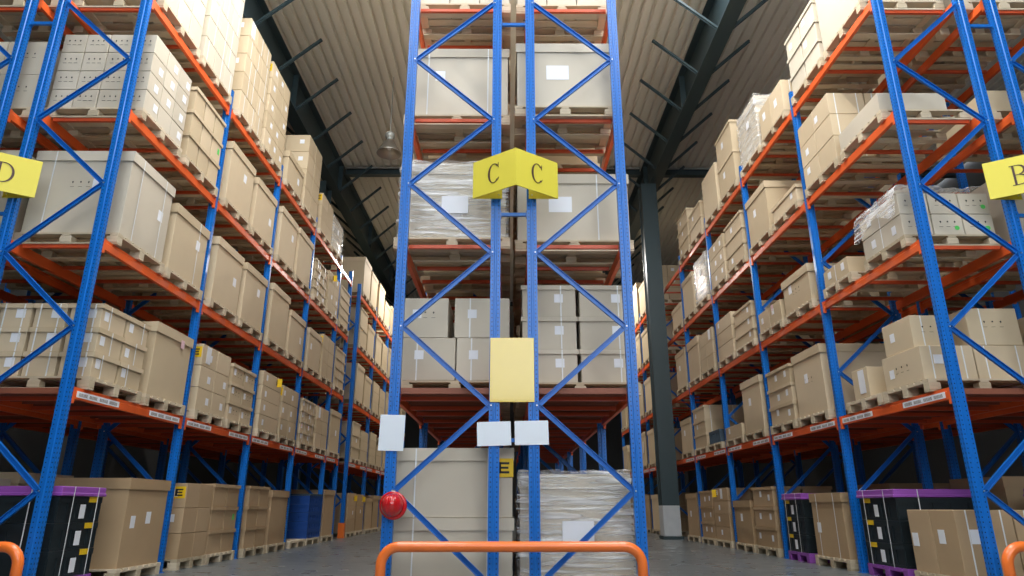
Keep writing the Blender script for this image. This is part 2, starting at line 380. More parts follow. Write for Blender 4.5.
def rack(x_in, s, ystarts, yend, label, name='pallet_rack', levels=(1,2,3,4), detail=True, strips=True, mirror=False, guards=False, sides=True, top=FRAME_TOP):
    """x_in: centre of the aisle-side post, s: direction away from that aisle; ystarts: frame positions"""
    xo = x_in + s*FD; xc = (x_in+xo)/2
    root = empty(name, (xc, ystarts[0], 0)); tag(root, label, 'pallet rack', 'blue and orange pallet racks')
    frames = list(ystarts) + [yend]
    oy = ystarts[0]
    for fi, y in enumerate(frames):
        fr = empty('upright_frame', (0, y-oy, 0)); fr.parent = root
        for px in (-s*FD/2, s*FD/2):
            put('post', post_mesh(top), (px, 0, 0), fr)
            m_k = ('foot',)
            if m_k not in CACHE:
                f_ = MB(); f_.box(-0.07, 0.07, -0.065, 0.065, 0, 0.008); CACHE[m_k] = f_.mesh('foot_plate', M['blue_plain'])
            put('foot_plate', CACHE[m_k], (px, 0, 0), fr)
        z = 0.14; k = 0
        while z + 0.895 < top:
            # inner post -> aisle post -> inner post
            sx = 1 if ((k % 2 == 0) == (s < 0)) else -1
            put('brace', brace_mesh(sx*(-1 if mirror else 1)), (0, -0.012, z), fr)
            z += 0.895; k += 1
        if detail and fi < 2:
            if 'bolts' not in CACHE:
                b_ = MB()
                for zz in range(9):
                    b_.lathe([(0.0,-0.006),(0.009,-0.006),(0.009,0.0)], 8, (0.0, 0, 0.14+0.895*zz), 'Y')
                CACHE['bolts'] = b_.mesh('bolt', M['bolt'])
            for px, off in ((-s*(FD/2-0.035), 0 if mirror else 1), (s*(FD/2-0.035), 1 if mirror else 0)):
                kk = 'bolts%d' % off
                if kk not in CACHE:
                    b_ = MB(); zz = off
                    while 0.14+0.895*zz < top-0.1:
                        b_.lathe([(0.0,-0.008),(0.008,-0.008),(0.009,0.0)], 8, (0, 0, 0.14+0.895*zz), 'Y'); zz += 2
                    CACHE[kk] = b_.mesh('bolt', M['bolt'])
                put('bolt', CACHE[kk], (px, -0.048, 0), fr)
        if guards and fi == 0:
            g_ = MB(); g_.box(-0.09, 0.09, -0.09, -0.075, 0, 0.42); g_.box(-0.09, -0.075, -0.075, 0.05, 0, 0.42); g_.box(0.075, 0.09, -0.075, 0.05, 0, 0.42)
            gm = g_.mesh('post_guard', M['guard'])
            for px in (-s*FD/2, s*FD/2): put('post_guard', gm, (px, 0, 0), fr)
    for i in range(len(frames)-1):
        a = frames[i]+0.036; b_ = frames[i+1]-0.036; ln = b_-a
        bm_, cm_ = beam_meshes(ln)
        for lv in levels:
            zz = LV[lv]+0.04
            for side in ((-1, 1) if sides else (-1,)):
                # aisle side beam faces the aisle (direction -s), rear beam faces away
                px = side*s*(FD/2+0.024)
                flip = (side*s) < 0
                o = put('beam', bm_, (px, (a if not flip else b_)-oy, zz), root, (0, 0, math.pi if flip else 0))
                put('connector', cm_, (0,0.004,0), o); put('connector', cm_, (0,ln-0.05,0), o)
                if strips and lv == 1 and side == -1:
                    sm, pm = strip_meshes()
                    for yy in ((0.08, ln-0.95) if ln > 2 else (0.1,)):
                        q = put('label_strip', sm, (0.0262, yy, 0.0), o); [put('printed_text', pp, (0,0,0), q) for pp in pm]
            nb = 4 if ln > 2 else 2
            if lv == 1:
                put('shelf_deck', deck_mesh(ln-0.02), (0, a-oy+0.01, LV[lv]+0.060), root)
            if True:
                for j in range(nb):
                    yy = a + (0.24, 1.02, 1.58, 2.36)[j] if nb == 4 else a + (0.3, 1.0)[j]
                    put('support_bar', bar_mesh(), (0, yy-oy, LV[lv]+(BTOP-0.002 if lv > 1 else 0.024)), root)
    return root
F1 = [Y0 + BAY*k for k in range(5)]
LEFT = 'blue and orange pallet rack, '
rack(-XL, -1, F1, SEC_END, 'near pallet rack left of the aisle carrying yellow D sign, aisle side row')
rack(-(XL+FD+2*GAP), -1, F1, SEC_END, 'back row pallet rack behind the D-sign rack, seen only at the left edge', strips=False)
rack(XR, 1, F1+[21.55, 24.24, 26.93], 29.62, 'near pallet rack right of the aisle carrying yellow B sign, aisle side row')
rack(XR+FD+2*GAP, 1, F1, SEC_END, 'back row pallet rack behind the B-sign rack, seen only at the right edge', strips=False)
rack(-GAP, -1, F1, SEC_END, mirror=True, label='middle double rack left half under the C sign, with red helmet on its post', strips=False)
rack(GAP, 1, F1, SEC_END, mirror=True, label='middle double rack right half under the C sign, no helmet on it', strips=False)
F2L = [20.75+BAY*k for k in range(4)]
rack(-XL, -1, F2L, 20.75+BAY*4, 'distant pallet rack past the gap on the left, orange guards on its first posts', detail=False, guards=True)
rack(-12.2, -1, F1[:3], F1[3], 'dim pallet rack across the next aisle behind the D-sign rack', detail=False, strips=False)
rack(12.2, 1, F1[:3], F1[3], 'dim pallet rack across the next aisle behind the B-sign rack', detail=False, strips=False)
# spacers between the back-to-back frames
def spacers(xc, label):
    root = empty('row_spacer', (xc, Y0, 0)); tag(root, label, 'row spacer', 'blue row spacers')
    for z in (1.56, 4.22, 6.98):
        m_ = MB(); w = GAP-0.061; m_.box(-w, w, -0.018, 0.018, z-0.02, z+0.02); m_.box(-w, -w+0.006, -0.03, 0.03, z-0.04, z+0.04); m_.box(w-0.006, w, -0.03, 0.03, z-0.04, z+0.04)
        put('spacer_bar', m_.mesh('spacer_bar', M['blue_plain']), parent=root)
spacers(0.0, 'short blue bars joining the two middle racks below the C sign')
spacers(-(XL+FD+GAP), 'short blue bars joining the two rack rows beside the D sign')
spacers(XR+FD+GAP, 'short blue bars joining the two rack rows beside the B sign')

# ------------------------------------------------------------------ pallets
PD, PL = 1.20, 1.14
def pallet(xc, yc, z, label, far=False, dx=PD, dy=PL, mat='wood'):
    k = ('pal', far, round(dx,2), round(dy,2), mat)
    if k not in CACHE:
        d_ = MB()
        for i in range(7):
            y = -dy/2 + i*(dy-0.11)/6; d_.box(-dx/2, dx/2, y, y+0.11, 0.126, 0.148)
        for x in (-dx/2, -0.05, dx/2-0.10): d_.box(x, x+0.10, -dy/2, dy/2, 0.105, 0.1255)
        sk = MB(); bl = MB()
        sk.box(-dx/2, dx/2, -0.05, 0.05, 0.0, 0.022)
        bl.box(-0.07, 0.07, -0.055, 0.055, 0.0225, 0.1045)
        if far:
            for y in (-dy/2+0.05, 0, dy/2-0.05):
                d_.box(-dx/2, dx/2, y-0.05, y+0.05, 0, 0.022)
                for x in (-dx/2+0.07, 0, dx/2-0.07): d_.box(x-0.07, x+0.07, y-0.055, y+0.055, 0.022, 0.105)
            CACHE[k] = d_.mesh('wooden_pallet', M[mat])
        else:
            CACHE[k] = (d_.mesh('top_deck', M[mat]), sk.mesh('bottom_board', M[mat]), bl.mesh('block', M[mat], bevel=0.004))
    nm = 'wooden_pallet' if mat == 'wood' else 'plastic_pallet'
    grp = 'wooden pallets' if mat == 'wood' else 'coloured plastic pallets'
    if far:
        o = put(nm, CACHE[k], (xc, yc, z)); tag(o, label, 'pallet', grp); return o
    d_, sk, bl = CACHE[k]
    root = empty(nm, (xc, yc, z)); tag(root, label, 'pallet', grp)
    put('top_deck', d_, parent=root)
    for y in (-dy/2+0.055, 0, dy/2-0.055):
        put('bottom_board', sk, (0, y, 0), root)
        for x in (-dx/2+0.07, 0, dx/2-0.07): put('block', bl, (x, y, 0), root)
    return root

# ------------------------------------------------------------------ small marks on cartons (parts)
def flat(kind, w, h, axis, mat, t=0.003):
    k = ('flat', kind, round(w,3), round(h,3), axis, mat)
    if k not in CACHE:
        m_ = MB()
        if axis == 'x': m_.box(-t/2, t/2, -w/2, w/2, -h/2, h/2)
        else: m_.box(-w/2, w/2, -t/2, t/2, -h/2, h/2)
        CACHE[k] = m_.mesh(kind, M[mat])
    return CACHE[k]
def e_sticker(parent, loc, axis, w=0.19, h=0.17):
    """yellow sticker with a bold black E"""
    s_ = put('yellow_sticker', flat('yellow_sticker', w, h, axis, 'yellow'), loc, parent)
    k = ('E', axis, w)
    if k not in CACHE:
        m_ = MB(); a = 0.30*w; hh = 0.30*h; t = 0.003
        bars = [(-a,-a+0.62*a,-hh,hh), (-a,a,hh-0.40*hh,hh), (-a,a*0.85,-0.19*hh,0.19*hh), (-a,a,-hh,-hh+0.40*hh)]
        for x0, x1, z0, z1 in bars:
            if axis == 'y': m_.box(x0, x1, -t, -t/2, z0, z1)
            elif axis == '+x': m_.box(t/2, t, x0, x1, z0, z1)
            else: m_.box(-t, -t/2, -x1, -x0, z0, z1)
        CACHE[k] = m_.mesh('letter_e', M['ink'])
    put('letter_e', CACHE[k], (0,0,0), s_)
    return s_
def marks_mesh(w, axis):
    k = ('marks', round(w,2), axis)
    if k not in CACHE:
        m_ = MB(); r = random.Random(5)
        for i in range(3):
            u = (-0.3+0.3*i)*w; a = 0.010
            def bx(u0, u1, z0, z1):
                if axis == 'y': m_.box(u0, u1, -0.0015, 0.0015, z0, z1)
                else: m_.box(-0.0015, 0.0015, u0, u1, z0, z1)
            bx(u-a, u+a, 0.0, 0.010); bx(u-a*0.5, u+a*0.5, 0.010, 0.018)
            if i != 1: bx(u-a*0.3, u+a*0.3, -0.01, 0.0)
            bx(u-2.4*a, u+2.4*a, -0.060, -0.057)
        CACHE[k] = m_.mesh('printed_mark', M['ink'])
    return CACHE[k]

NCART = [0]
FARSET = []
def carton(x0, x1, y0, y1, z0, z1, label, a, mat='kraft', lid=0.0, labels='', strap='', bevel=0.006, marks='', group=None, estick='', name='carton', tapef=False, simple_=False):
    """a: direction of the aisle face (+1/-1 in x). labels: letters x (aisle face) / y (near face)"""
    dx, dy, dz = x1-x0, y1-y0, z1-z0; xc, yc = (x0+x1)/2, (y0+y1)/2
    NCART[0] += 1
    o = put(name, boxmesh('carton', dx, dy, dz - (0.004 if lid else 0), mat, bevel), (xc, yc, z0))
    tag(o, label, 'carton', group)
    fx = a*(dx/2+0.002); fy = -(dy/2+0.002)
    if lid:
        e = 0.018
        k = ('lid', round(dx,3), round(dy,3), round(lid,3), mat)
        if k not in CACHE:
            m_ = MB(); X, Y = dx/2+e, dy/2+e
            m_.box(-X, X, -Y, -Y+0.008, -lid, 0); m_.box(-X, X, Y-0.008, Y, -lid, 0)
            m_.box(-X, -X+0.008, -Y+0.008, Y-0.008, -lid, 0); m_.box(X-0.008, X, -Y+0.008, Y-0.008, -lid, 0); m_.box(-X, X, -Y, Y, 0, 0.007)
            CACHE[k] = m_.mesh('lid', M[mat])
        put('lid', CACHE[k], (0, 0, dz), o)
    if simple_: return o
    ex = a*(dx/2+0.002+(0.019 if lid else 0)); ey = -(dy/2+0.002+(0.019 if lid else 0))
    for ch in labels:
        if ch in 'xy' and len(labels) < 2 and rnd.random() < 0.25 and dz < 0.6: continue
        lw, lh = (0.12, 0.15) if dz > 0.6 else (0.10, 0.11)
        if ch == 'x': put('shipping_label', flat('shipping_label', lw, lh, 'x', 'paper'), (fx, rnd.uniform(0.05, 0.32)*dy, dz*rnd.uniform(0.42, 0.66)), o)
        if ch == 'X': put('shipping_label', flat('shipping_label', lw*0.9, lh, 'x', 'paper'), (fx, -0.30*dy, dz*rnd.uniform(0.45, 0.6)), o)
        if ch == 'y': put('shipping_label', flat('shipping_label', lw*1.1, lh, 'y', 'paper'), (a*dx*0.18, fy, dz*0.6), o)
        if ch == 'Y': put('shipping_label', flat('shipping_label', 0.30, 0.22, 'y', 'paper'), (rnd.uniform(-0.15, 0.05)*dx, fy, dz*0.55), o)
        if ch == 'p': put('pink_slip', flat('pink_slip', 0.10, 0.12, 'x', 'pink_paper'), (ex, 0.2*dy, dz*0.85), o)
        if ch == 'g': put('green_sticker', flat('green_sticker', 0.06, 0.10, 'x', 'green'), (fx, 0.22*dy, dz*0.55), o)
        if ch == 'G':
            if 'disc' not in CACHE:
                d_ = MB(); d_.lathe([(0.0005,-0.003),(0.03,-0.003),(0.03,0.0)], 16, (0,0,0), 'Y'); CACHE['disc'] = d_.mesh('green_sticker', M['green'])
            put('green_sticker', CACHE['disc'], (0.28*dx, fy+0.001, dz*0.35), o)
        if ch == 'l': put('paper_sheet', flat('paper_sheet', 0.16, min(0.40, dz*0.8), 'x', 'paper'), (ex+a*0.002, -0.1*dy, dz*0.55), o)
    for ch in strap:
        sw = 0.016
        if ch in 'xb':
            for fr in ((-0.28, 0.28) if ch == 'b' else (rnd.choice((-0.2, 0.0, 0.2)),)):
                put('strap', flat('strap', sw, dz, 'x', 'strap', 0.002), (ex, fr*dy, dz/2), o)
        if ch in 'yd':
            for fr in ((-0.3, 0.3) if ch == 'd' else (0.22*a,)):
                put('strap', flat('strap', sw, dz, 'y', 'strap', 0.002), (fr*dx, ey, dz/2), o)
    if 'y' in marks: put('printed_mark', marks_mesh(min(dx, 0.42)*0.8, 'y'), (0, fy, dz*0.62), o)
    if 'x' in marks: put('printed_mark', marks_mesh(min(dy, 0.5)*0.8, 'x'), (fx, 0, dz*0.55), o)
    if estick == 'y': e_sticker(o, (a*dx*0.30, ey, dz*0.62), 'y')
    if estick == 'x': e_sticker(o, (ex, dy*0.25, dz*0.6), '+x' if a > 0 else '-x')
    if tapef:
        put('tape', flat('tape', 0.07, dz*0.99, 'x', 'tape', 0.002), (fx-a*0.001, 0, dz/2), o)
    return o

def wrapped(x0, x1, y0, y1, z0, z1, label, a, near_label=True, lid=True):
    root = empty('wrapped_load', ((x0+x1)/2, (y0+y1)/2, z0)); tag(root, label, 'wrapped pallet load', 'pallet loads wrapped in stretch film')
    dx, dy, dz = x1-x0, y1-y0, z1-z0
    put('carton_body', boxmesh('carton_body', dx-0.05, dy-0.05, dz-0.05, 'kraft_pale', 0.006), parent=root)
    if lid:
        m_ = MB(); m_.box(-dx/2+0.014, dx/2-0.014, -dy/2+0.014, dy/2-0.014, dz*0.83, dz-0.03); put('carton_lid', m_.mesh('carton_lid', M['kraft_pale']), parent=root)
    m_ = bmesh.new(); bmesh.ops.create_cube(m_, size=1)
    bmesh.ops.subdivide_edges(m_, edges=list(m_.edges), cuts=22, use_grid_fill=True)
    r = random.Random(int(abs(x0*100)+z0*10))
    ph = [r.uniform(0, 6) for _ in range(6)]
    for v in m_.verts:
        x, y, z = v.co
        w = 0.010*math.sin(38*z+4*x+ph[0]) + 0.008*math.sin(61*z-6*y+ph[1]) + 0.006*math.sin(17*x+23*z+ph[2]) + 0.005*r.uniform(-1, 1)
        bul = 0.0 if abs(z) > 0.49 else 0.008
        sx = (dx/2 + bul + w*0.6)*2; sy = (dy/2 + bul + w*0.6)*2
        cut = 1 - 0.03*max(0, (z-0.40)/0.1)
        v.co = (x*sx*cut, y*sy*cut, (z+0.5)*(dz+0.01) + (0.012*math.sin(20*x+14*y+ph[3]) if z > 0.45 else 0) - (0.0 if z > -0.49 else 0.0))
    me = bpy.data.meshes.new('stretch_film'); m_.to_mesh(me); m_.free(); me.materials.append(M['wrap'])
    for p in me.polygons: p.use_smooth = True
    put('stretch_film', me, parent=root)
    if near_label:
        put('paper_sheet', flat('paper_sheet', 0.34, 0.24, 'y', 'paper'), (0.02, -dy/2-0.022, dz*0.42), root)
    else:
        put('paper_sheet', flat('paper_sheet', 0.14, 0.16, 'x', 'paper'), (a*(dx/2+0.022), -0.1, dz*0.6), root)
    return root

def crate(x0, x1, y0, y1, z0, z1, label, a, mat, labels=True):
    dx, dy, dz = x1-x0, y1-y0, z1-z0
    k = ('crate', round(dx,2), round(dy,2), round(dz,2), mat)
    if k not in CACHE:
        m_ = MB(); X, Y = dx/2, dy/2
        m_.box(-X+0.012, X-0.012, -Y+0.012, Y-0.012, 0, dz-0.05)
        m_.box(-X, X, -Y, Y, dz-0.07, dz-0.004)                       # rim
        m_.box(-X+0.004, X-0.004, -Y+0.004, Y-0.004, 0.0, 0.03)
        n = 5
        for i in range(n+1):
            u = -Y+0.012 + i*(2*Y-0.036)/n
            for sx in (-1, 1): m_.box(min(sx*X, sx*(X-0.012)), max(sx*X, sx*(X-0.012)), u, u+0.012, 0.03, dz-0.07)
            u = -X+0.012 + i*(2*X-0.036)/n
            for sy in (-1, 1): m_.box(u, u+0.012, min(sy*Y, sy*(Y-0.012)), max(sy*Y, sy*(Y-0.012)), 0.03, dz-0.07)
        CACHE[k] = m_.mesh('plastic_crate', M[mat])
    o = put('plastic_crate', CACHE[k], ((x0+x1)/2, (y0+y1)/2, z0)); tag(o, label, 'crate', 'plastic crates')
    if labels:
        fx = a*(dx/2+0.003)
        put('yellow_sticker', flat('yellow_sticker', 0.16, 0.06, 'x', 'yellow'), (fx, dy*0.27, dz-0.035), o)
        put('shipping_label', flat('shipping_label', 0.10, 0.15, 'x', 'paper'), (fx, dy*0.05, dz*0.42), o)
    return o

def layername(i, n):
    if n == 1: return 'single'
    if i == n-1: return 'top'
    if i == 0: return 'bottom'
    return ORD[i]
ADJ = {'kraft': 'tan', 'kraft_pale': 'pale', 'kraft_dark': 'brown'}

RACKN = {'L': 'D-sign rack', 'R': 'B-sign rack', 'CL': "C-sign rack's left half", 'CR': "C-sign rack's right half",
         'LF': 'guarded distant rack', 'RF': 'B-sign rack past column', 'LB': "D-sign rack's back row", 'RB': "B-sign rack's back row",
         'LX': 'rack across D aisle', 'RX': 'rack across B aisle'}
def load(rk, lv, bay, slot, yn, spec):
    """spec: dict k=kind, h, nl, ny, nx, lid, mat, lab, st, len(y length), dep(x depth)"""
    a = {'L': 1, 'R': -1, 'CL': -1, 'CR': 1, 'LF': 1, 'RF': -1, 'LB': 1, 'RB': -1, 'LX': 1, 'RX': -1}[rk]
    far = rk in ('LF', 'RF', 'LB', 'RB', 'LX', 'RX') or bay >= 3
    if rk in ('CL', 'CR'): far = (bay > 0)
    base = 0.0 if lv == 0 else LV[lv] + BTOP + 0.001
    # x range of the load: xf = face towards the aisle, xr = rear
    if 'xf' in spec: xf = spec['xf']
    elif rk in ('L', 'LF'): xf = -4.865
    elif rk in ('R', 'RF'): xf = 4.845
    elif rk == 'LB': xf = -6.29
    elif rk == 'RB': xf = 6.28
    elif rk == 'LX': xf = -12.13
    elif rk == 'RX': xf = 12.13
    elif rk == 'CL': xf = -1.32
    elif rk == 'CR': xf = 1.32
    dep = spec.get('dep', 1.16); ln = spec.get('len', 1.10 if slot < 2 else 1.1)
    jit = rnd.uniform(-0.015, 0.015)
    xr = xf - a*dep
    x0, x1 = min(xf, xr), max(xf, xr)
    where = '%s, %s bay, %s spot, %s' % (LEVN[lv], ORD[bay], 'near' if slot == 0 else 'far', RACKN[rk])
    if rk in ('CL', 'CR') and bay == 0 and slot == 0: where = '%s, front spot, %s' % (LEVN[lv], RACKN[rk])
    pdx = max(dep+0.02, 1.18); pxc = (xf + a*0.01) - a*pdx/2
    kind = spec['k']
    if kind == 'none': return
    pm = 'purple' if kind == 'black' else 'wood'
    pln = spec.get('plen', max(min(ln+0.04, 1.2), 0.8))
    pall = pallet(pxc, yn+ln/2, base, ('%s pallet, %s' % ('purple plastic' if pm == 'purple' else 'pale wooden', where)), far or bay > 1, dx=round(pdx,2), dy=round(pln,2), mat=pm)
    z = base+0.149
    if kind == 'bare': return
    mat = spec.get('mat', 'kraft'); adj = ADJ[mat]
    h = spec['h']; y0, y1 = yn, yn+ln
    bev = 0.005 if not far else 0.0
    lab = spec.get('lab', ''); st = spec.get('st', '')
    if kind == 'lid' or kind == 'box':
        y0 += rnd.uniform(0, 0.02); 
        ld = spec.get('lidh', 0.13) if kind == 'lid' else 0
        e = 0.020 if ld else 0
        carton(x0+e, x1-e, y0+e, y1-e, z, z+h-0.008, ('%s %s, %s' % (adj, 'lidded carton' if ld else 'open-sided carton' if False else 'plain carton', where)), a, mat, ld, lab, st, bev, group='single cartons filling a pallet',
               estick=spec.get('e', ''), marks=spec.get('marks', ''), simple_=spec.get('simple', False), tapef=spec.get('tape', False))
    elif kind == 'stack':
        nl, ny, nx = spec['nl'], spec['ny'], spec.get('nx', 2)
        lh = h/nl; g = 0.013 if not far else 0.016
        skip = spec.get('skip', ())
        for i in range(nl):
            for iy in range(ny):
                for ix in range(nx):
                    if iy > 0 and ix > 0: continue
                    if (i, iy, ix) in skip: continue
                    cw = dep/nx; cl = ln/ny
                    xa_ = xf - a*(ix*cw + g/2); xb_ = xf - a*((ix+1)*cw - g/2)
                    ya_, yb_ = y0+iy*cl+g/2, y0+(iy+1)*cl-g/2
                    jx = rnd.uniform(-0.002, 0.002); xa_ += a*jx; xb_ += a*jx
                    e = 0.016 if spec.get('lid') else 0
                    lo, hi = min(xa_, xb_)+e, max(xa_, xb_)-e
                    if ny == 1 and nx == 1: pos = ''
                    elif ix == 0 and iy == 0: pos = 'aisle corner, ' if nx > 1 else 'near end, '
                    elif ix == 0: pos = ('aisle rear, ' if iy == ny-1 else 'aisle middle, ') if nx > 1 else ('far end, ' if iy == ny-1 else 'mid row, ')
                    else: pos = ('inner front, ' if ix == nx-1 else ('%s across, ' % ORD[ix]))
                    nm = '%s carton, %s layer, %s%s' % (adj, layername(i, nl), pos, where)
                    L_ = ''.join(c for c in lab if (c in 'xXglp' and ix == 0) or (c in 'yYG' and iy == 0))
                    if 'g' in L_ and not (i == nl-2 and iy == ny-1): L_ = L_.replace('g', '')
                    if 'l' in L_ and not (i == nl-1 and iy == 0): L_ = L_.replace('l', '')
                    if 'p' in L_ and not (i == nl-1 and iy == 0): L_ = L_.replace('p', '')
                    S_ = ''.join(c for c in st if (c in 'xb' and ix == 0) or (c in 'yd' and iy == 0))
                    es = spec.get('e', '')
                    es = es if (es and i == spec.get('ei', nl-1) and iy == 0 and ix == 0) else ''
                    mk = spec.get('marks', '')
                    if ix > 0: mk = mk.replace('x', '')
                    if iy > 0: mk = mk.replace('y', '')
                    carton(lo, hi, ya_+e, yb_-e, z+i*lh, z+(i+1)*lh-(0.009 if spec.get('lid') else 0.007), nm, a, mat, 0.05 if spec.get('lid') else 0, L_, S_, bev, mk, 'cartons stacked in layers', es)
    elif kind == 'wrap':
        wrapped(x0+0.02, x1-0.02, y0+0.03, y1-0.03, z, z+h, 'film-wrapped carton load, '+where, a, spec.get('near', False))
    elif kind == 'black':
        nl = spec.get('nl', 3); lh = h/nl
        for i in range(nl):
            crate(x0, x1, y0, y1, z+i*lh, z+(i+1)*lh, 'black plastic crate, %s layer, %s' % (layername(i, nl), where), a, 'black')
        m_ = MB(); dx, dy = (x1-x0)+0.04, (y1-y0)+0.02
        m_.box(-dx/2, dx/2, -dy/2, dy/2, 0.03, 0.10); m_.box(-dx/2-0.01, dx/2+0.01, -dy/2-0.008, dy/2+0.008, 0, 0.035)
        o = put('crate_lid', m_.mesh('crate_lid', M['purple'], bevel=0.006), ((x0+x1)/2, (y0+y1)/2, z+nl*lh+0.001)); tag(o, 'purple lid on black crates, '+where, 'crate lid', 'purple crate lids')
        for fr in (-0.25, 0.3):
            put('strap', flat('strap', 0.012, nl*lh+0.1, 'x', 'strap', 0.002), (a*(dx/2+0.012), fr*dy, -nl*lh/2+0.05), o)
        put('strap', flat('strap', 0.012, nl*lh+0.1, 'y', 'strap', 0.002), (a*dx*0.25, -dy/2-0.012, -nl*lh/2+0.05), o)
    elif kind == 'blue':
        nl = 5; lh = h/nl
        for i in range(nl):
            crate(x0, x1, y0, y1, z+i*lh, z+(i+1)*lh, 'blue plastic crate, %s layer of the only blue stack' % layername(i, nl), a, 'bluecrate', False)
        o = put('crate_lid', boxmesh('crate_lid', x1-x0+0.02, y1-y0+0.02, 0.04, 'greycrate'), ((x0+x1)/2, (y0+y1)/2, z+h+0.001)); tag(o, 'grey lid on top of the blue crate stack', 'crate lid')

def S(k, h=1.0, **kw): d = dict(k=k, h=h); d.update(kw); return d
YN = [Y0+0.27, Y0+1.51]
def yslot(bay, slot): return Y0 + BAY*bay + (0.26, 1.50)[slot] if not (bay == 4) else Y0+BAY*4+0.17
lid = lambda h, **kw: S('lid', h, **kw)
stk = lambda nl, ny, h, **kw: S('stack', h, nl=nl, ny=ny, **kw)
LSPEC = {
 4: [stk(6,3,2.35,mat='kraft_pale',nx=3,dep=1.24), stk(6,3,2.35,mat='kraft_pale',st='x',nx=2), stk(5,3,1.96,lab='yl',st='x'), stk(5,3,1.93,lab='yx',e='y',ei=4), lid(0.70,lab='x'), stk(4,2,1.83,lab='y',nx=2),
     stk(3,2,1.0,lab='y',e='y'), S('wrap',0.95), S('none')],
 3: [stk(4,3,1.17,mat='kraft_pale',nx=4,marks='y',lab='x',len=1.06,dep=1.27), stk(3,3,1.2,lid=1,lab='g'), lid(1.10,lab='x'), lid(1.05,lab='x'), lid(1.12,lab='x'), lid(1.15), stk(4,2,0.95,lid=1,lab='x',st='x'), stk(4,2,1.07,lab='x',e='x'), stk(4,1,1.10,lid=1)],
 2: [lid(1.15,lab='xy',st='bd',mat='kraft_pale',dep=1.26,len=1.12,marks='y'), lid(1.0,lab='x',st='x'), lid(1.08,lab='x'), lid(1.08,lab='x'), lid(1.16), lid(0.95,lab='x'), lid(0.93,lab='X'), stk(3,2,1.08,lab='y',e='y'), stk(4,1,1.06,lid=1,st='x')],
 1: [stk(3,2,0.88,lid=1,nx=3,lab='yX',st='xd',mat='kraft',dep=1.26), lid(1.0,lab='p',mat='kraft'), stk(3,2,1.03,lab='ylx',e='y'), stk(3,2,0.97,lid=1,lab='X',marks='x'), stk(4,1,1.13,lab='X',e='x'), stk(3,2,1.05,lab='yX',e='y'), stk(4,2,1.0,lid=1,lab='X',st='x'), stk(3,2,1.0,lab='l'), lid(1.1,lab='x')],
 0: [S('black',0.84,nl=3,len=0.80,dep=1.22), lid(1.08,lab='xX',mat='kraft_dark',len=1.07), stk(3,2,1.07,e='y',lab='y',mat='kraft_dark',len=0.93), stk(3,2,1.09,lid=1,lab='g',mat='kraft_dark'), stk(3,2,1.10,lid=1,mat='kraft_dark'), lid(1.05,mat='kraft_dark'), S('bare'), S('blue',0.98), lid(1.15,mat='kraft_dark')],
}
RSPEC = {
 4: [S('box',1.55,mat='kraft_pale'), stk(3,2,1.13,mat='kraft_pale',lab='x',st='y',lid=1), stk(1,2,0.64,lab='x',st='y',nx=2), S('wrap',1.2), stk(2,1,1.50,lid=1,nx=1,lab='x'), S('box',1.12), stk(2,1,0.80,lid=1,nx=1,lab='x'), stk(3,1,1.17,lab='x',lid=1,nx=1), S('none')],
 3: [S('box',0.28,mat='kraft_pale',dep=0.9,lab='x'), stk(3,2,1.12,lab='x',st='d',lid=0,nx=2,mat='kraft'), S('lid',0.30,lab='X',lidh=0.06), lid(1.0,lab='x'), stk(3,1,1.04,lid=1,lab='x'), stk(3,1,1.03,lab='xX'), S('wrap',1.18), lid(1.05), lid(0.60)],
 2: [stk(2,1,0.58,nx=3,mat='kraft_pale',lab='XxG',marks='y',st='x',len=0.95,plen=1.0), S('box',0.26,lab='xX',len=0.75,mat='kraft',st='x',plen=0.9), lid(0.62,lab='x',marks='x'), stk(1,2,0.38,lab='xp'), stk(3,1,0.80,lid=1,lab='X'), stk(3,1,0.93,lab='x'), stk(3,2,0.95,lab='l'), lid(1.05,lidh=0.2), lid(1.03,lab='x')],
 1: [stk(1,1,0.42,nx=2,mat='kraft',lab='xy',marks='x',st='d',len=0.85,plen=1.0,dep=1.30), S('box',0.41,lab='l',len=0.42,mat='kraft',plen=0.95), lid(1.04,lab='x',marks='x'), stk(3,1,0.98,lid=1,lab='xX',st='y'), lid(1.05,lab='x'), S('box',0.26,lab='x'), S('none'), stk(3,1,1.02,lid=1,lab='x',st='y'), lid(0.88,lab='x')],
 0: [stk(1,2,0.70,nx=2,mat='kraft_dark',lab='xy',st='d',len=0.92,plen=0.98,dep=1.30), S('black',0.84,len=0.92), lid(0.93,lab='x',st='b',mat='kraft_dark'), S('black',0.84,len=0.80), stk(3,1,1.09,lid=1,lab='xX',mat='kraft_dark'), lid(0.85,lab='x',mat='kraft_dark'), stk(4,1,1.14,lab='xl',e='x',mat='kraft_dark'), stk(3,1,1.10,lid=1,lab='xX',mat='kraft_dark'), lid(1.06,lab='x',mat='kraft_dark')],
}
YOVR = {('L',0,0): 7.52, ('L',0,1): 8.87, ('L',0,2): 10.46, ('L',0,3): 11.46, ('R',0,0): 7.75, ('R',0,1): 8.86, ('R',0,3): 11.70, ('R',1,0): 7.80, ('R',1,1): 9.03, ('R',2,0): 7.66, ('R',2,1): 9.07}
for rk, SP in (('L', LSPEC), ('R', RSPEC)):
    for lv in range(5):
        for i, sp in enumerate(SP[lv]):
            bay, slot = (i//2, i % 2) if i < 8 else (4, 0)
            load(rk, lv, bay, slot, YOVR.get((rk, lv, i), yslot(bay, slot)), sp)
